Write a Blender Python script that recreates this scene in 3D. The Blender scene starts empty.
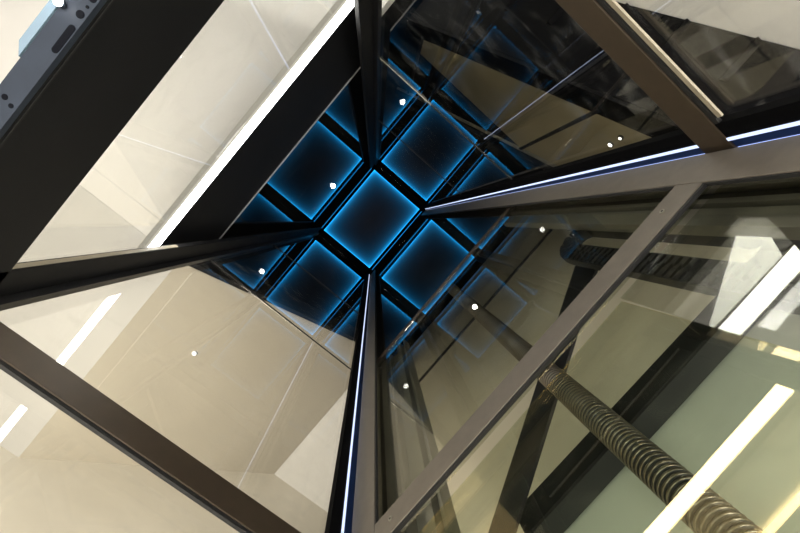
import bpy, bmesh, math, random
from mathutils import Vector, Matrix

# ---------------------------------------------------------------- frame
# x runs across the shaft (landing side -x, machine side +x), y along it,
# z up from the platform floor; heights below are written from eye level.
EYE = 1.4
COL = bpy.context.scene.collection
random.seed(4)

# ---------------------------------------------------------------- materials
def nodes(name):
    m = bpy.data.materials.new(name); m.use_nodes = True
    nt = m.node_tree; nt.nodes.clear()
    out = nt.nodes.new('ShaderNodeOutputMaterial')
    return m, nt, out

def principled(name, col, rough=.5, metal=0., var=.12, scale=6., bump=0., bscale=300., spec=.5):
    m, nt, out = nodes(name)
    p = nt.nodes.new('ShaderNodeBsdfPrincipled')
    p.inputs['Roughness'].default_value = rough
    p.inputs['Metallic'].default_value = metal
    p.inputs['Specular IOR Level'].default_value = spec
    tc = nt.nodes.new('ShaderNodeTexCoord')
    n = nt.nodes.new('ShaderNodeTexNoise'); n.inputs['Scale'].default_value = scale
    n.inputs['Detail'].default_value = 4
    nt.links.new(tc.outputs['Object'], n.inputs['Vector'])
    r = nt.nodes.new('ShaderNodeValToRGB')
    r.color_ramp.elements[0].position = .3; r.color_ramp.elements[1].position = .7
    r.color_ramp.elements[0].color = (*[c*(1-var) for c in col], 1)
    r.color_ramp.elements[1].color = (*[min(1, c*(1+var)) for c in col], 1)
    nt.links.new(n.outputs['Fac'], r.inputs['Fac'])
    nt.links.new(r.outputs['Color'], p.inputs['Base Color'])
    if bump:
        n2 = nt.nodes.new('ShaderNodeTexNoise'); n2.inputs['Scale'].default_value = bscale
        nt.links.new(tc.outputs['Object'], n2.inputs['Vector'])
        b = nt.nodes.new('ShaderNodeBump'); b.inputs['Strength'].default_value = bump
        b.inputs['Distance'].default_value = .002
        nt.links.new(n2.outputs['Fac'], b.inputs['Height'])
        nt.links.new(b.outputs['Normal'], p.inputs['Normal'])
    nt.links.new(p.outputs['BSDF'], out.inputs['Surface'])
    return m

def emitter(name, col, strength):
    m, nt, out = nodes(name)
    e = nt.nodes.new('ShaderNodeEmission')
    e.inputs['Color'].default_value = (*col, 1); e.inputs['Strength'].default_value = strength
    nt.links.new(e.outputs[0], out.inputs['Surface'])
    return m

def glass(name, tint=(.97, .97, .955), gloss=(1, 1, 1), r0=.065, smear=.2, rough=.0):
    """clear sheet: Schlick mirror over a tinted see-through sheet, with faint smears"""
    m, nt, out = nodes(name)
    L = nt.links.new
    g = nt.nodes.new('ShaderNodeNewGeometry')
    d = nt.nodes.new('ShaderNodeVectorMath'); d.operation = 'DOT_PRODUCT'
    L(g.outputs['Normal'], d.inputs[0]); L(g.outputs['Incoming'], d.inputs[1])
    a = nt.nodes.new('ShaderNodeMath'); a.operation = 'ABSOLUTE'; L(d.outputs['Value'], a.inputs[0])
    s = nt.nodes.new('ShaderNodeMath'); s.operation = 'SUBTRACT'; s.inputs[0].default_value = 1; L(a.outputs[0], s.inputs[1])
    p = nt.nodes.new('ShaderNodeMath'); p.operation = 'POWER'; L(s.outputs[0], p.inputs[0]); p.inputs[1].default_value = 4.2
    ml = nt.nodes.new('ShaderNodeMath'); ml.operation = 'MULTIPLY_ADD'
    L(p.outputs[0], ml.inputs[0]); ml.inputs[1].default_value = .97-r0; ml.inputs[2].default_value = r0
    tr = nt.nodes.new('ShaderNodeBsdfTransparent'); tr.inputs['Color'].default_value = (*tint, 1)
    gl = nt.nodes.new('ShaderNodeBsdfGlossy'); gl.inputs['Color'].default_value = (*gloss, 1); gl.inputs['Roughness'].default_value = rough
    mix = nt.nodes.new('ShaderNodeMixShader')
    L(ml.outputs[0], mix.inputs['Fac']); L(tr.outputs[0], mix.inputs[1]); L(gl.outputs[0], mix.inputs[2])
    # dirt and smears
    tc = nt.nodes.new('ShaderNodeTexCoord')
    mp = nt.nodes.new('ShaderNodeMapping'); mp.inputs['Scale'].default_value = (2, 2, 5); mp.inputs['Rotation'].default_value = (.6, .5, .4)
    L(tc.outputs['Object'], mp.inputs['Vector'])
    n = nt.nodes.new('ShaderNodeTexNoise'); n.inputs['Scale'].default_value = 3.; n.inputs['Detail'].default_value = 8; n.inputs['Distortion'].default_value = 1.2
    L(mp.outputs[0], n.inputs['Vector'])
    r = nt.nodes.new('ShaderNodeMapRange'); r.inputs['From Min'].default_value = .52; r.inputs['From Max'].default_value = .8
    r.inputs['To Max'].default_value = smear*.25
    L(n.outputs['Fac'], r.inputs['Value'])
    df = nt.nodes.new('ShaderNodeBsdfTranslucent'); df.inputs['Color'].default_value = (.7, .7, .68, 1)
    mx2 = nt.nodes.new('ShaderNodeMixShader')
    L(r.outputs[0], mx2.inputs['Fac']); L(mix.outputs[0], mx2.inputs[1]); L(df.outputs[0], mx2.inputs[2])
    L(mx2.outputs[0], out.inputs['Surface'])
    return m

def edge_lit(name, hx, hy):
    """acrylic sheet lit from its rim: glow dies away from the rim inwards"""
    m, nt, out = nodes(name)
    L = nt.links.new
    tc = nt.nodes.new('ShaderNodeTexCoord'); sp = nt.nodes.new('ShaderNodeSeparateXYZ')
    L(tc.outputs['Object'], sp.inputs[0])
    def M(op, *v):
        n = nt.nodes.new('ShaderNodeMath'); n.operation = op
        for i, x in enumerate(v):
            if isinstance(x, (int, float)): n.inputs[i].default_value = x
            else: L(x, n.inputs[i])
        return n.outputs[0]
    dx = M('SUBTRACT', hx, M('ABSOLUTE', sp.outputs['X'])); dy = M('SUBTRACT', hy, M('ABSOLUTE', sp.outputs['Y']))
    # glow from the two pairs of rims adds up
    def fall(k): return M('ADD', M('EXPONENT', M('MULTIPLY', dx, -1/k)), M('EXPONENT', M('MULTIPLY', dy, -1/k)))
    s = M('ADD', M('ADD', M('MULTIPLY', fall(.02), 1.15), M('MULTIPLY', fall(.075), .34)), M('MULTIPLY', fall(.2), .03))
    e = nt.nodes.new('ShaderNodeEmission'); e.inputs['Color'].default_value = (.010, .40, .98, 1)
    L(s, e.inputs['Strength'])
    gl = nt.nodes.new('ShaderNodeBsdfGlossy'); gl.inputs['Color'].default_value = (.004, .004, .005, 1); gl.inputs['Roughness'].default_value = .3
    ad = nt.nodes.new('ShaderNodeAddShader'); L(e.outputs[0], ad.inputs[0]); L(gl.outputs[0], ad.inputs[1])
    L(ad.outputs[0], out.inputs['Surface'])
    return m

BLACK = principled('black powder coat', (.007, .007, .0078), .6, bump=.25, bscale=500, spec=.25)
BLACKG = principled('black satin steel', (.012, .012, .013), .35)
BRONZE = principled('bronze anodised aluminium', (.150, .130, .105), .42, .3, .08, 30, .15, 700)
BROWN = principled('dark bronze anodised aluminium', (.056, .040, .025), .45, .3, .08, 30, .15, 700)
GREYPLATE = principled('grey zinc plate', (.022, .029, .042), .6, 0, .15, 12, spec=.25)
HOLE = principled('dark recess', (.003, .0035, .006), .8, spec=.1)
SOOT = principled('matt black lining', (.0025, .0025, .003), .8, spec=.05)
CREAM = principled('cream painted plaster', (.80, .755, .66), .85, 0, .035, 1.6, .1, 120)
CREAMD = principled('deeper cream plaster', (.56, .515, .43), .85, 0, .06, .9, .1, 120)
GREIGE = principled('pale grey plaster', (.60, .59, .565), .85, 0, .03, 2, .1, 120)
WHITE = principled('white painted plaster', (.79, .775, .745), .85, 0, .03, 2, .1, 120)
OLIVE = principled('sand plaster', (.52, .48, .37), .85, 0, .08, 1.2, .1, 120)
WALLSHADE = principled('shaded upper wall plaster', (.36, .31, .195), .85, 0, .15, 1.2, .1, 120)  # darker copy of the wall paint, with the stair's shade in the colour
SHAFTW = principled('machine side plaster', (.53, .495, .39), .85, 0, .06, 1.5, .1, 120)
STEELP = principled('grey green sheet steel', (.58, .61, .54), .6, .0, .05, 3)
ALU = principled('dull aluminium extrusion', (.30, .29, .24), .42, .6, .1, 8)
ALUB = principled('bright aluminium trim', (.62, .62, .64), .3, .5, .05, 8)
ALUD = principled('dark aluminium groove', (.03, .03, .025), .5, .3, .1, 8)
SCREW = principled('oiled steel screw', (.16, .14, .11), .34, .9, .25, 20)
SCREWD = principled('shaded thread root', (.006, .005, .004), .6)  # recess shade painted in as a near-black root colour
PLASTIC = principled('black ribbed plastic', (.014, .014, .013), .45, 0, .2, 20)
DARK = principled('charcoal plaster', (.012, .012, .012), .9)
RUBBER = principled('black gasket', (.008, .008, .008), .7)
BEAD = principled('tan glazing bead and lit reveal', (.30, .26, .19), .5, 0, .1, 15)
BLUEBLACK = principled('blue black channel', (.010, .028, .10), .35, 0, .1, 10)
FLOORM = principled('grey rubber studded floor', (.16, .16, .16), .6, 0, .2, 20, .3, 60)
LEDWHITE = emitter('white led diffuser', (1, .98, .92), 16)
LEDEDGE = emitter('warm diffuser lip', (1, .93, .78), .62)
LEDBLUE = emitter('cold blue led line', (.62, .72, 1.0), 1.5)
LEDBLUE2 = emitter('dim blue led line', (.40, .52, 1.0), 1.5)
LEDWARM = emitter('warm led diffuser', (1, .90, .66), 14)
SPOT = emitter('spot lens', (1, .98, .95), 40)
SPOTSMALL = emitter('small glowing dot', (1, .98, .93), 5)
ACRYL = principled('pale blue acrylic', (.16, .235, .30), .4, 0, .05, 5)
GL = glass('shaft glass')
GLM = glass('machine side glass', (.89, .90, .86), r0=.085)
GLW = glass('machine side glass warm', (.90, .93, .87), gloss=(1, .80, .48), r0=.085)  # warm gloss tint paints the mirrored strip's colour into the glass
GLD = glass('stair side glass', (.95, .95, .93), r0=.065, smear=.16)

# ---------------------------------------------------------------- mesh helpers
class MB:
    def __init__(s): s.bm = bmesh.new()
    def box(s, x0, x1, y0, y1, z0, z1):
        v = [s.bm.verts.new((x, y, z+EYE)) for x in (x0, x1) for y in (y0, y1) for z in (z0, z1)]
        for f in ((0,1,3,2),(4,6,7,5),(0,4,5,1),(2,3,7,6),(0,2,6,4),(1,5,7,3)): s.bm.faces.new([v[i] for i in f])
        return s
    def prism(s, pts, d):
        """planar polygon swept by the vector d"""
        d = Vector(d)
        a = [s.bm.verts.new((p[0], p[1], p[2]+EYE)) for p in pts]
        b = [s.bm.verts.new(Vector((p[0], p[1], p[2]+EYE))+d) for p in pts]
        s.bm.faces.new(a[::-1]); s.bm.faces.new(b)
        n = len(pts)
        for i in range(n): s.bm.faces.new((a[i], a[(i+1)%n], b[(i+1)%n], b[i]))
        return s
    def disc(s, c, r, h, axis='z', n=20, squash=1.):
        """short cylinder from c along +axis"""
        A = {'z': (Vector((1,0,0)), Vector((0,1,0)), Vector((0,0,1))), 'x': (Vector((0,1,0)), Vector((0,0,1)), Vector((1,0,0))), 'y': (Vector((0,0,1)), Vector((1,0,0)), Vector((0,1,0)))}[axis]
        c = Vector((c[0], c[1], c[2]+EYE))
        a = [s.bm.verts.new(c+A[0]*r*math.cos(t*2*math.pi/n)+A[1]*r*squash*math.sin(t*2*math.pi/n)) for t in range(n)]
        b = [s.bm.verts.new(v.co+A[2]*h) for v in a]
        s.bm.faces.new(a[::-1]); s.bm.faces.new(b)
        for i in range(n): s.bm.faces.new((a[i], a[(i+1)%n], b[(i+1)%n], b[i]))
        return s
    def lathe(s, cx, cy, prof, n=28, caps=True, twist=0., lead=0.):
        """profile of (radius, z); with lead > 0 the rings climb like a thread"""
        rings = []
        for r, z in prof:
            rings.append([s.bm.verts.new((cx+r*math.cos(i*2*math.pi/n), cy+r*math.sin(i*2*math.pi/n), z+EYE)) for i in range(n)])
        for a, b in zip(rings, rings[1:]):
            for i in range(n):
                f = s.bm.faces.new((a[i], a[(i+1)%n], b[(i+1)%n], b[i])); f.smooth = True
        if caps: s.bm.faces.new(rings[0][::-1]); s.bm.faces.new(rings[-1])
        return s
    def done(s, name, mat, parent=None, bevel=0., origin=None):
        bm = s.bm
        bmesh.ops.recalc_face_normals(bm, faces=bm.faces)
        if bevel: bmesh.ops.bevel(bm, geom=[e for e in bm.edges if e.is_manifold and e.calc_face_angle(0) > .6], offset=bevel, segments=2, affect='EDGES', profile=.5, clamp_overlap=True)
        if origin is not None: o = Vector((origin[0], origin[1], origin[2]+EYE))
        elif parent is not None: o = Vector((0, 0, 0))
        else:
            xs = [v.co for v in bm.verts]
            o = Vector([ (min(c[i] for c in xs)+max(c[i] for c in xs))/2 for i in range(2)]+[min(c[2] for c in xs)])
        world = Vector(o)
        if parent is not None:
            pw = Vector((0, 0, 0)); q = parent
            while q is not None: pw += q.location; q = q.parent
            if origin is None: world = pw
            loc = world-pw
        else: loc = world
        for v in bm.verts: v.co -= world
        me = bpy.data.meshes.new(name); bm.to_mesh(me); bm.free()
        me.materials.append(mat)
        ob = bpy.data.objects.new(name, me); COL.objects.link(ob)
        ob.parent = parent; ob.location = loc
        return ob

def tag(o, label, cat, group=None, kind=None):
    o['label'] = label; o['category'] = cat
    if group: o['group'] = group
    if kind: o['kind'] = kind
    return o
def thing(name, label, cat, loc, group=None):
    o = bpy.data.objects.new(name, None); COL.objects.link(o); o.empty_display_size = .05
    o.location = (loc[0], loc[1], loc[2]+EYE)
    return tag(o, label, cat, group)
def struct(o): o['kind'] = 'structure'; return o
def bx(name, mat, parent, *b, bevel=0.): return MB().box(*b).done(name, mat, parent, bevel)

TOP = 7.0                      # height of the lift ceiling over the eye
XL, XR, YN, YF = -.69, .65, -.80, .80    # glass planes: landing, machine, stair-up, stair-down

# ---------------------------------------------------------------- setting
struct(bx('floor', FLOORM, None, -4.2, 2.2, -3.2, 4.0, -1.5, -1.4))
# lift ceiling: black plate round the blue panel
c = MB().box(-.80, .78, -.92, .92, TOP+.04, TOP+.10); struct(c.done('ceiling', SOOT))
pn = thing('lit_ceiling_panel', 'black square panel with glowing blue rim in the shaft ceiling', 'ceiling panel', (-.02, -.01, TOP))
hx, hy = .526, .694
MB().box(-.02-hx, -.02+hx, -.01-hy, -.01+hy, TOP, TOP+.02).done('acrylic_sheet', edge_lit('edge lit acrylic', hx, hy), pn)
f = MB()
for (x0, x1, y0, y1) in ((-.02-hx-.05, -.02-hx-.004, -.80, .78), (-.02+hx+.004, -.02+hx+.05, -.80, .78), (-.02-hx-.05, -.02+hx+.05, -.80, -.01-hy-.004), (-.02-hx-.05, -.02+hx+.05, -.01+hy+.004, .78)):
    f.box(x0, x1, y0, y1, TOP-.015, TOP+.038)
f.done('panel_frame', SOOT, pn)
f = MB()
f.box(-.02-hx-.062, -.02-hx-.052, -.70, .68, TOP+.02, TOP+.039).box(-.02+hx+.052, -.02+hx+.062, -.70, .68, TOP+.02, TOP+.039)
f.done('rim_light', emitter('thin blue rim', (.012, .36, .95), .8), pn)

# room ceiling by the landing, z = 2.66
struct(bx('ceiling', WHITE, None, -4.2, -.80, -3.2, 1.02, 2.66, 2.76))
struct(bx('ceiling', GREIGE, None, -4.2, -.783, 1.02, 2.79, 2.655, 2.76))
struct(bx('wall_landing', WHITE, None, -4.3, -4.2, -3.2, 4.0, -1.4, 2.66))
# wall behind the descending flight
struct(MB().prism([(-4.2, 2.79, -1.4), (1.9, 2.79, -1.4), (1.9, 2.79, 4.03), (.968, 2.79, 4.03), (-.783, 2.79, 2.655), (-4.2, 2.79, 2.655)], (0, .12, 0)).done('wall_stair', CREAM))
# cream underside of the flight over that wall
def sof(x): return .785*x+3.27
fl = thing('stair_flight', 'cream plastered underside of a stair flight seen through clear glass', 'stairs', (0, 1.9, 2.6))
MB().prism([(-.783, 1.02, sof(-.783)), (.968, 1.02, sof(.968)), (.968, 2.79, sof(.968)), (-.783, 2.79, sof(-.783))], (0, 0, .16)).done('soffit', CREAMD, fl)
MB().prism([(-.783, .985, sof(-.783)-.0), (.968, .985, sof(.968)), (.968, .985, sof(.968)+.36), (-.783, .985, sof(-.783)+.36)], (0, .033, 0)).done('stringer', DARK, fl)
lf = MB()
n = 9
for i in range(n):
    x0 = -.783+i*1.751/n; lf.box(x0, x0+1.751/n, 1.03, 2.78, sof(x0)+.17, sof(x0)+.31)
lf.done('tread', DARK, fl)
ld = thing('stair_landing', 'pale flat underside of the stair landing beside the sloping flight', 'landing', (1.4, 1.9, 4.0))
bx('soffit', WHITE, ld, .97, 1.9, 1.02, 2.79, 4.03, 4.19)
bx('edge_beam', DARK, ld, .97, 1.9, .985, 1.018, 4.03, 4.40)
# machine side wall, and the dark upper works round the shaft
struct(bx('wall_machine', SHAFTW, None, 1.36, 1.46, -1.14, .97, -1.4, 4.6))
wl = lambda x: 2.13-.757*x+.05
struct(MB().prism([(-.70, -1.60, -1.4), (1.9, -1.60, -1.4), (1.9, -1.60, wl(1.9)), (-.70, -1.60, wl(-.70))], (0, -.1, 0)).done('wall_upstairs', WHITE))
struct(MB().prism([(-.70, -1.60, wl(-.70)), (1.9, -1.60, wl(1.9)), (1.9, -1.60, 4.1), (-.70, -1.60, 4.1)], (0, -.1, 0)).done('wall_upstairs', WALLSHADE))  # same wall above the flight, its shade painted as a darker tone
struct(bx('ceiling', DARK, None, -4.2, 2.2, -3.2, 4.0, 7.5, 7.6))
bx_trim = struct(bx('trim_1', RUBBER, None, 1.345, 1.36, -1.05, 1.0, 3.57, 3.60))

# dark flight that climbs outside the other long wall
def so2(x): return 2.13-.757*x
fd = thing('stair_flight', 'black steel stair flight slanting behind the glass over a white wall', 'stairs', (.4, -1.35, 1.2))
MB().prism([(-.62, -1.595, so2(-.62)), (1.85, -1.595, so2(1.85)), (1.85, -1.152, so2(1.85)), (-.62, -1.152, so2(-.62))], (0, 0, .09)).done('soffit', SOOT, fd)
lf = MB(); n = 11
for i in range(n):
    x0 = -.62+i*2.47/n; lf.box(x0, x0+2.47/n, -1.59, -1.38, so2(x0)-.02, so2(x0)+.12)
lf.done('tread', SOOT, fd)
MB().prism([(-.62, -1.15, so2(-.62)), (1.85, -1.15, so2(1.85)), (1.85, -1.15, so2(1.85)+.17), (-.62, -1.15, so2(-.62)+.17)], (0, .02, 0)).done('stringer', SOOT, fd)
hr = thing('handrail', 'slim dark handrail with a pale lower edge above the black stair flight', 'handrail', (.4, -1.13, 3.0))
def hz(x): return 3.355-.868*x
MB().prism([(-.62, -1.15, hz(-.62)), (1.85, -1.15, hz(1.85)), (1.85, -1.15, hz(1.85)+.12), (-.62, -1.15, hz(-.62)+.12)], (0, .03, 0)).done('rail', BLACK, hr)
MB().prism([(-.62, -1.146, hz(-.62)-.016), (1.85, -1.146, hz(1.85)-.016), (1.85, -1.146, hz(1.85)), (-.62, -1.146, hz(-.62))], (0, .02, 0)).done('edge_strip', ALU, hr)
for x in (-.5, .5, 1.6):
    MB().prism([(x, -1.14, so2(x)+.12), (x+.02, -1.14, so2(x)+.12), (x+.02, -1.14, hz(x)), (x, -1.14, hz(x))], (0, .012, 0)).done('baluster', BLACK, hr)

# ---------------------------------------------------------------- landing side of the shaft
hd = thing('door_header', 'wide black door header across the landing side with grey slotted underside', 'door header', (XL+.06, 0, .79))
bx('header_beam', BLACK, hd, -.645, -.60, -.776, .776, .80, 1.062, bevel=.003)
bx('ledge', BLACK, hd, -.70, -.645, -.776, .776, .99, 1.062)
bx('seal', RUBBER, hd, -.6095, -.5985, -.70, .70, .807, .811)
pl = bx('underside_plate', GREYPLATE, hd, -.645, -.599, -.776, .776, .787, .799)
# cut-outs in the plate
s = MB(); w = .0065
y0, y1, xc = .053, .115, -.6075
s.prism([(xc+w*math.cos(t), (y1-w if math.sin(t) >= 0 else y0+w)+w*math.sin(t), .7862) for t in [k*math.pi/10+.0001 for k in range(20)]], (0, 0, .002))
o = s.done('slot', HOLE, pl)
for (x, y, r) in ((-.6105, .030, .0075), (-.6085, .0115, .003), (-.609, -.006, .0065), (-.626, .235, .0055), (-.609, .241, .0045)):
    MB().disc((x, y, .7862), r, .002).done('hole', HOLE, pl)
ab = tag(MB().prism([(-.647, .160, .785), (-.662, .136, .785), (-.662, .03, .785), (-.647, .03, .785)], (0, 0, .03)).done('acrylic_block', ACRYL), 'pale blue acrylic wedge on the outer edge of the grey slotted plate', 'block')
sl = thing('spotlight', 'small bright spotlight at the corner beside the pale blue wedge', 'spotlight', (-.657, .035, .78))
MB().disc((-.640, .0365, .772), .0075, .003).done('lens', SPOT, sl)
MB().lathe(-.641, .0365, [(.0070, .7752), (.0070, .784), (.006, .7868)]).done('body', GREYPLATE, sl)

# black fascia with the white light under it
fa = thing('fascia_panel', 'matte black fascia panel above the long white light strip', 'panel', (XL, 0, 1.97))
bx('board', BLACK, fa, -.74, XL, -.797, .797, 1.978, 2.705)
bx('trim_bead', ALUB, fa, -.72, XL+.006, -.775, .775, 2.706, 2.716)
ls = thing('light_strip', 'long white light strip along the foot of the black fascia', 'light', (XL, 0, 1.87))
bx('diffuser', LEDWHITE, ls, -.72, XL, -.797, .797, 1.885, 1.976)
bx('lip', LEDEDGE, ls, -.715, XL-.003, -.797, .797, 1.852, 1.884)

def pane(name, label, mat, *b, grp=None):
    return tag(MB().box(*b).done(name, mat), label, 'glass pane', grp)
T = .004
pane('glass_pane', 'low clear pane between the black door header and the white light strip', GLD, XL-T, XL, -.79, .79, 1.064, 1.85)
pane('glass_pane', 'tall clear pane on the landing side above the black fascia', GL, XL-T, XL, -.79, .79, 2.72, TOP-.02)

# ---------------------------------------------------------------- corner posts
def post(label, x, y, sx, sy, lit):
    """sx, sy point into the shaft from the corner"""
    t = thing('corner_post', label, 'post', (x, y, -1.4), 'corner posts of the shaft')
    X = lambda d: x+sx*d
    Y = lambda d: y+sy*d
    def b(name, mat, dx0, dx1, dy0, dy1, z0=-1.4, z1=TOP-.02, bevel=0.):
        return bx(name, mat, t, min(X(dx0), X(dx1)), max(X(dx0), X(dx1)), min(Y(dy0), Y(dy1)), max(Y(dy0), Y(dy1)), z0, z1, bevel=bevel)
    return t, b
# right-hand lit post (machine wall meets stair-up wall): corner x=.62,y=-.776
for lab, ysg in (('bronze corner post with twin blue light lines meeting the dark stair side glass', -1), ('bronze corner post with single blue light line beside the cream stair side', 1)):
    t, b = post(lab, .66, ysg*.80, -1, -ysg, True)
    # dark channel on the stair side, plane y = +-.776
    b('channel', BLUEBLACK, .045, .075, .0, .024)
    b('channel_edge', SOOT, .0755, .130, .0, .026)
    if ysg < 0:
        b('light_line', LEDBLUE, .0725, .0815, .0255, .029)
        b('light_line', LEDBLUE2, .037, .0425, .02, .0285)
    else:
        b('light_line', LEDBLUE, .078, .0865, .0255, .029)
    # bronze face on the machine side, plane x = .597
    b('profile', BRONZE, .049, .063, .048, .158, bevel=.002)
    b('back_leg', BRONZE, .0, .049, .048, .060)
    b('profile_lip', BRONZE, .0, .036, .0, .048)
    b('gasket', RUBBER, .050, .060, .1585, .1625)
for lab, ysg in (('black corner post between white light strip and the dark stair side glass', -1), ('black corner post between white light strip and the cream stair side', 1)):
    t, b = post(lab, -.70, ysg*.80, 1, -ysg, False)
    b('profile', BLACK, .074, .10, .0, .122, bevel=.002)
    b('back_leg', BLACK, .0, .074, -.03, -.002)
    b('cover_strip', BLACKG, .1, .128, .0, .026)
    if ysg > 0: b('reveal', BEAD, .080, .096, .1225, .1240, 1.064, 1.93)  # tan strip paints the room light falling on this black post side

# ---------------------------------------------------------------- transoms at z = 1
def bolt(parent, c, axis, h):
    r = MB().disc(c, .007, h, axis, 20).done('bolt', ALU, parent)
    cc = list(c); cc['xyz'.index(axis)] += h
    MB().disc(cc, .0035, h*.12, axis, 6).done('socket', HOLE, r)
tr = thing('transom', 'bronze crossbar with two bolts across the machine side glass', 'crossbar', (.61, 0, .94))
bx('profile', BRONZE, tr, .597, .607, -.641, .641, .947, 1.036, bevel=.002)
bx('gasket', RUBBER, tr, .600, .610, -.641, .641, .938, .947)
bx('gasket', RUBBER, tr, .603, .610, -.641, .641, 1.036, 1.040)
bolt(tr, (.597, -.545, .994), 'x', -.003); bolt(tr, (.597, .571, .991), 'x', -.003)
tr = thing('transom', 'dark bronze crossbar in front of the black stair flight', 'crossbar', (0, -.78, .94))
bx('profile', BROWN, tr, -.575, .632, -.780, -.770, .966, 1.056, bevel=.002)
bx('gasket', RUBBER, tr, -.575, .53, -.785, -.775, .952, .966)
bx('bead', BEAD, tr, -.575, .515, -.784, -.778, .936, .949)
tr = thing('transom', 'dark brown crossbar in front of the cream stair wall', 'crossbar', (0, .78, .92))
bx('profile', BROWN, tr, -.575, .632, .770, .780, .925, 1.015, bevel=.002)
bx('gasket', RUBBER, tr, -.575, .55, .774, .784, .914, .925)
# thin joints between panes
def joint(label, name, mat, *b): return tag(MB().box(*b).done(name, mat), label, 'glazing bar')
joint('thin black joint across the cream stair side glass', 'glazing_bar', RUBBER, -.58, .60, .795, .80, 2.415, 2.427)
joint('topmost dark joint on the cream stair side near the ceiling', 'glazing_bar', RUBBER, -.58, .60, .795, .80, 3.90, 3.915)
joint('thin pale joint across the dark stair side glass', 'glazing_bar', ALU, -.58, -.16, -.80, -.796, 2.478, 2.487)
joint('thin dark joint running on from the pale one toward the blue lights', 'glazing_bar', RUBBER, -.16, .60, -.80, -.796, 2.476, 2.488)
joint('upper dark joint on the dark stair side near the ceiling', 'glazing_bar', RUBBER, -.58, .60, -.80, -.796, 3.93, 3.945)
jb = thing('glazing_bar', 'flat bronze joint with blue sheen across the machine side glass', 'glazing bar', (.64, 0, 2.5))
bx('bar', BROWN, jb, .644, .649, -.69, .70, 2.51, 2.545)
# panes
pane('glass_pane', 'lowest clear pane below the dark brown crossbar', GL, -.69, .66, YF, YF+T, -1.4, .968)
pane('glass_pane', 'clear pane above the dark brown crossbar showing cream soffit', GL, -.69, .66, YF, YF+T, .972, 2.414)
pane('glass_pane', 'upper clear pane with blue reflections on the cream stair side', GL, -.69, .66, YF, YF+T, 2.433, TOP-.02)
pane('glass_pane', 'lowest clear pane by the white wall under the black flight', GL, -.69, .66, YN-T, YN, -1.4, 1.008)
pane('glass_pane', 'smudged clear pane in front of the black stair flight', GLD, -.69, .66, YN-T, YN, 1.012, 2.475)
pane('glass_pane', 'upper clear pane with blue reflections on the dark stair side', GL, -.69, .66, YN-T, YN, 2.489, TOP-.02)
pane('glass_pane', 'clear pane in front of the cable chain above the bolted crossbar', GLM, XR, XR+T, -.78, .78, .995, 2.50)
pane('glass_pane', 'upper dark pane with blue reflections on the machine side', GLM, XR, XR+T, -.78, .78, 2.546, TOP-.02)
def tilted(label, mat, y0, y1, deg, yaw=0.):
    """a lower pane hung slightly out of plumb, hinged at its top edge"""
    k = math.tan(math.radians(deg)); z0, z1, zp = -.2, .985, .75
    m = MB().prism([(XR+.015+k*(zp-z), y, z) for y, z in ((y0, z1), (y1, z1), (y1, z0), (y0, z0))], (T, 0, 0))
    for v in m.bm.verts: v.co.x += yaw*(v.co.y-.24)
    return tag(m.done('glass_pane', mat), label, 'glass pane')
tilted('narrow lower pane below the bolted crossbar mirroring the white strip', GLM, -.78, -.301, 0.)
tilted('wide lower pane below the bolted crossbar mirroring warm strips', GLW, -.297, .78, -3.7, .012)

# ---------------------------------------------------------------- machine side
bp = tag(bx('black_panel', BLACKG, None, .70, .72, -.80, .80, 2.62, TOP-.02), 'black backing panel behind the upper machine side glass', 'panel')
def rail(label, sg, segs):
    t = thing('guide_rail', label, 'guide rail', (.74, sg*.6, -1.4))
    for name, mat, y0, y1, x0, x1 in segs:
        a, b2 = sorted((sg*y0, sg*y1)); bx(name, mat, t, x0, x1, a, b2, -1.35, 2.6)
    return t
segs = [('web', ALUD, .44, .78, .735, .75), ('flange', ALU, .659, .676, .695, .735), ('groove', ALUD, .684, .71, .71, .735), ('flange', ALU, .585, .645, .70, .735), ('bead', ALU, .578, .583, .692, .735), ('flange', ALUD, .553, .574, .71, .735), ('flange', ALU, .72, .76, .70, .735)]
rail('grooved dull aluminium guide rail beside the black cable chain', -1, [s_ for s_ in segs if s_[2] > .575 and s_[0] != 'web'] + [('web', ALUD, .583, .78, .735, .745)])
rail('grooved dull aluminium guide rail away from the black cable chain', 1, [('web', ALU, .46, .78, .735, .75), ('flange', ALU, .50, .53, .70, .735), ('flange', ALU, .60, .615, .70, .735), ('flange', ALU, .64, .70, .705, .735), ('bead', ALU, .46, .468, .70, .735), ('flange', ALU, .72, .77, .70, .735)])
# drive screw
sc = thing('drive_screw', 'long vertical threaded drive screw behind the machine side glass', 'screw', (.72, -.02, -1.4))
prof = []; z = .25; p = .0112
while z < 2.62:
    prof += [(.0265, z), (.0335, z+p*.16), (.0355, z+p*.36), (.0345, z+p*.56), (.0265, z+p*.76)]; z += p
th = MB().lathe(.722, -.02, prof).done('thread', SCREW, sc)
th.data.materials.append(SCREWD)
for p_ in th.data.polygons:
    k_ = (p_.index//28) % 5
    if p_.index < 28*(len(prof)-1) and k_ in (4, 0): p_.material_index = 1  # shade of the grooves put in by material
MB().lathe(.722, -.02, [(.0285, -1.4), (.0285, .26)]).done('shaft', SCREW, sc)
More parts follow.
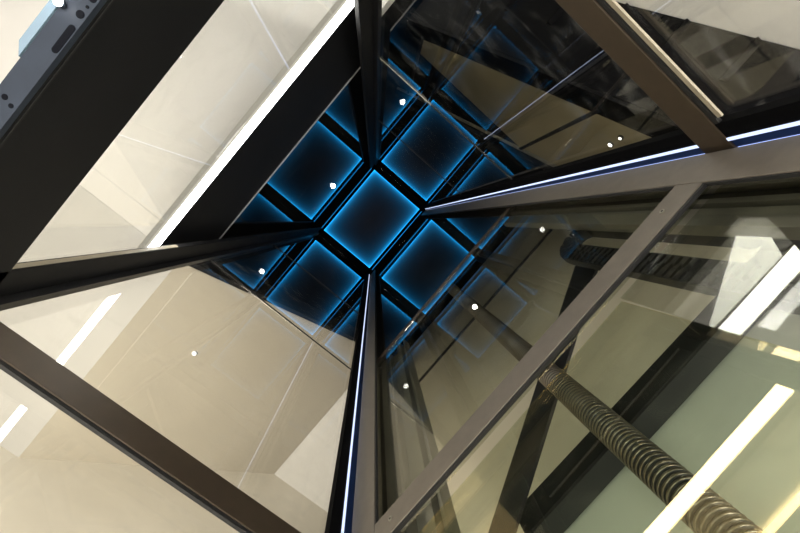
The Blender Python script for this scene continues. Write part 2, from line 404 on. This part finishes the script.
# beam, brace, back panel
bm_ = thing('cross_beam', 'thick black horizontal beam behind the threaded screw', 'beam', (.87, 0, .88))
MB().prism([(.85, -.86, .955), (.85, .335, .975), (.85, .335, .895), (.85, -.86, .893)], (.06, 0, 0)).done('web', BLACK, bm_)
bx('flange', BLACKG, bm_, .845, .91, -.86, .31, .878, .888)
br = tag(MB().prism([(.835, -.455, 1.66), (.835, -.515, 1.54), (.835, .372, .905), (.835, .432, .975)], (.012, 0, 0)).done('diagonal_brace', BLACKG), 'flat dark diagonal strap running from cable chain to the black beam', 'brace')
st = tag(bx('sheet_panel', STEELP, None, .93, .945, -1.2, .97, -1.4, .90), 'large grey green sheet panel below the black beam', 'panel')
# cable chain
ch = thing('cable_chain', 'black ribbed cable chain hanging in a loop behind the glass', 'cable chain', (.77, -.52, -1.4))
link = None
def make_link(co, ang):
    """one chain link: ladder body with two side cheeks and a ridge"""
    m = MB(); w, h = .0365, .029
    m.box(-.017, .017, -w, w, -h*.5, h*.42)
    m.box(-.024, -.017, -w, -w*.15, -h*.5, h*.15); m.box(-.024, -.017, w*.15, w, -h*.2, h*.45)
    m.box(-.020, .020, -w-.004, -w, -h*.6, h*.6); m.box(-.020, .020, w, w+.004, -h*.6, h*.6)
    m.box(-.027, -.017, -w*.2, w*.2, -h*.35, h*.1)
    return m.done('link', PLASTIC, ch, origin=(0, 0, 0))
path = []
R_, yc = .075, -.548
z = 1.58
zs = 0.2
while zs < z: path.append((-.472, zs, 0)); zs += .031
n = 7
for i in range(n+1):
    a = math.pi*i/n; path.append((yc+R_*math.cos(a), z+.012+R_*math.sin(a)*1.2, a))
zs = z-.02
while zs > .6: path.append((yc-R_, zs, math.pi)); zs -= .031
proto = None
for (y, zz, a) in path:
    if proto is None: proto = make_link(None, 0); o = proto
    else: o = proto.copy(); COL.objects.link(o); o.parent = ch
    o.location = Vector((.765, y, zz+EYE))-ch.location
    o.rotation_euler = (a, 0, 0)

cl = thing('ceiling_lamp', 'white linear ceiling lamp mirrored in the narrow lower pane', 'ceiling lamp', (-1.22, -1.6, 2.6))
bx('diffuser', LEDWHITE, cl, -1.305, -1.14, -2.3, -1.03, 2.635, 2.645)
bx('housing', ALU, cl, -1.315, -1.13, -2.31, -1.02, 2.645, 2.66)

tag(MB().prism([(-.73, -.86, 2.25), (-.73, -1.50, 2.235), (-.73, -1.98, 2.80)], (-.02, 0, 0)).done('wall_glow_patch', emitter('soft added glow', (1, .98, .86), 7.)), 'added pale three-cornered glow patch mirrored beside the white ceiling lamp', 'glow patch')  # added glowing triangle, seen only mirrored, standing for a lit wall patch
cl = thing('ceiling_lamp', 'warm linear ceiling lamp mirrored near the bottom right of the wide pane', 'ceiling lamp', (-1.96, -.3, 2.6))
bx('diffuser', LEDWARM, cl, -1.965, -1.915, -.62, .30, 2.635, 2.645)
bx('housing', LEDEDGE, cl, -2.04, -1.966, -.62, .30, 2.635, 2.65)  # housing glows by itself to paint the lamp-lit tan

# ---------------------------------------------------------------- downlights
def downlight(label, c, r=.04, mat=SPOT):
    t = thing('downlight', label, 'downlight', c)
    MB().lathe(c[0], c[1], [(r*1.25, c[2]+.002), (r*1.25, c[2]+.05), (r*.8, c[2]+.07)]).done('housing', BLACKG, t)
    MB().disc((c[0], c[1], c[2]-.003), r, .004).done('lens', mat, t)
    return t
struct(bx('ceiling', DARK, None, -1.9, -.70, -.80, .80, 5.87, 5.95))
downlight('small round downlight high behind the landing side glass', (-.753, -.019, 5.80), .035)

downlight('tiny white glowing dot standing for a reflection on the sloping cream soffit', (-.367, 1.639, sof(-.367)-.012), .014, SPOTSMALL)  # glowing disc added for a bright dot taken as a reflection
for lab, x, z in (('larger of two tiny spots beside the twin blue light lines', .996, 2.856), ('smaller of two tiny spots beside the twin blue light lines', .970, 2.71)):
    t = thing('wall_spot', lab, 'bright dot', (x, -1.6, z), 'pair of tiny wall spots')
    MB().disc((x, -1.599, z), .021, .012, 'y').done('housing', BLACKG, t)
    MB().disc((x, -1.586, z), .016 if 'larger' in lab else .010, .004, 'y').done('lens', SPOTSMALL, t)  # small glowing disc for each bright dot

# ---------------------------------------------------------------- lights
def area(name, loc, rot, size, sizey, energy, col):
    l = bpy.data.lights.new(name, 'AREA'); l.shape = 'RECTANGLE'; l.size = size; l.size_y = sizey; l.energy = energy; l.color = col
    o = bpy.data.objects.new(name, l); COL.objects.link(o); o.location = (loc[0], loc[1], loc[2]+EYE); o.rotation_euler = rot
    return o
def aim(o, to):
    d = Vector((to[0], to[1], to[2]+EYE))-o.location
    o.rotation_euler = d.to_track_quat('-Z', 'Y').to_euler(); return o
WARM = (1, .925, .80)
aim(area('landing_fill', (-1.15, .0, -.8), (0,0,0), .7, 1.6, 44, (1, .975, .955)), (-1.05, -.1, 2.6))  # added area light standing in for a lit landing
aim(area('stair_fill', (-.2, 1.7, -.7), (0,0,0), 1.2, .7, 24, WARM), (0, 2.2, 2.6))  # unseen fill added to brighten the sloping soffit
aim(area('stair_wall_fill', (-.5, 1.1, -.6), (0,0,0), 1.0, .4, 85, WARM), (-.5, 2.79, 1.0))  # extra fill added to brighten the cream stair wall
aim(area('machine_fill', (1.18, .72, .2), (0,0,0), .15, .4, 9, WARM), (1.36, .66, 1.3))  # fill hidden below the view, added to brighten the machine wall
aim(area('landing_soffit_fill', (1.45, 2.0, .9), (0,0,0), .4, .4, 17, WARM), (1.35, 1.9, 4.0))  # small fill added to lift the landing underside
aim(area('sheet_fill', (.86, .2, -1.0), (0,0,0), .1, .9, 7, (.95, 1, .9)), (.935, .1, .3))  # unseen area light aimed at the sheet panel
aim(area('upstairs_fill', (.8, -1.42, -.9), (0,0,0), .8, .2, 110, (1, .95, .88)), (.6, -1.6, 1.0))  # fill added under the black flight to whiten the wall
aim(area('upper_stair_fill', (1.7, -1.2, 2.4), (0,0,0), .3, .3, .35, (1, .80, .48)), (1.3, -1.6, 2.6))  # weak warm fill added for the wall above the flight
aim(area('platform_fill', (-.3, 0, -1.3), (0,0,0), .5, .8, 9, (1, .93, .84)), (.3, 0, 1.5))  # fill added inside the shaft to light the bars from below

w = bpy.data.worlds.new('world'); bpy.context.scene.world = w; w.use_nodes = True
w.node_tree.nodes['Background'].inputs['Color'].default_value = (.9, .95, 1, 1)
w.node_tree.nodes['Background'].inputs['Strength'].default_value = .002

# ---------------------------------------------------------------- camera
cam = bpy.data.cameras.new('camera'); co = bpy.data.objects.new('camera', cam); COL.objects.link(co)
cam.sensor_width = 36; cam.lens = 388.28/800*36; cam.clip_start = .01
R0 = Vector((0.75880209, -0.64818766, -0.0638134)); R1 = Vector((0.63932737, 0.75996115, -0.1171305)); R2 = Vector((0.12441825, 0.04808122, 0.99106422))
m = Matrix.Identity(4)
for i in range(3): m[i][0] = R0[i]; m[i][1] = -R1[i]; m[i][2] = -R2[i]
m.translation = Vector((.0329, -.0322, EYE))
co.matrix_world = m
sc_ = bpy.context.scene; sc_.camera = co
sc_.view_settings.view_transform = 'Standard'
sc_.cycles.max_bounces = 16; sc_.cycles.transparent_max_bounces = 24; sc_.cycles.glossy_bounces = 8
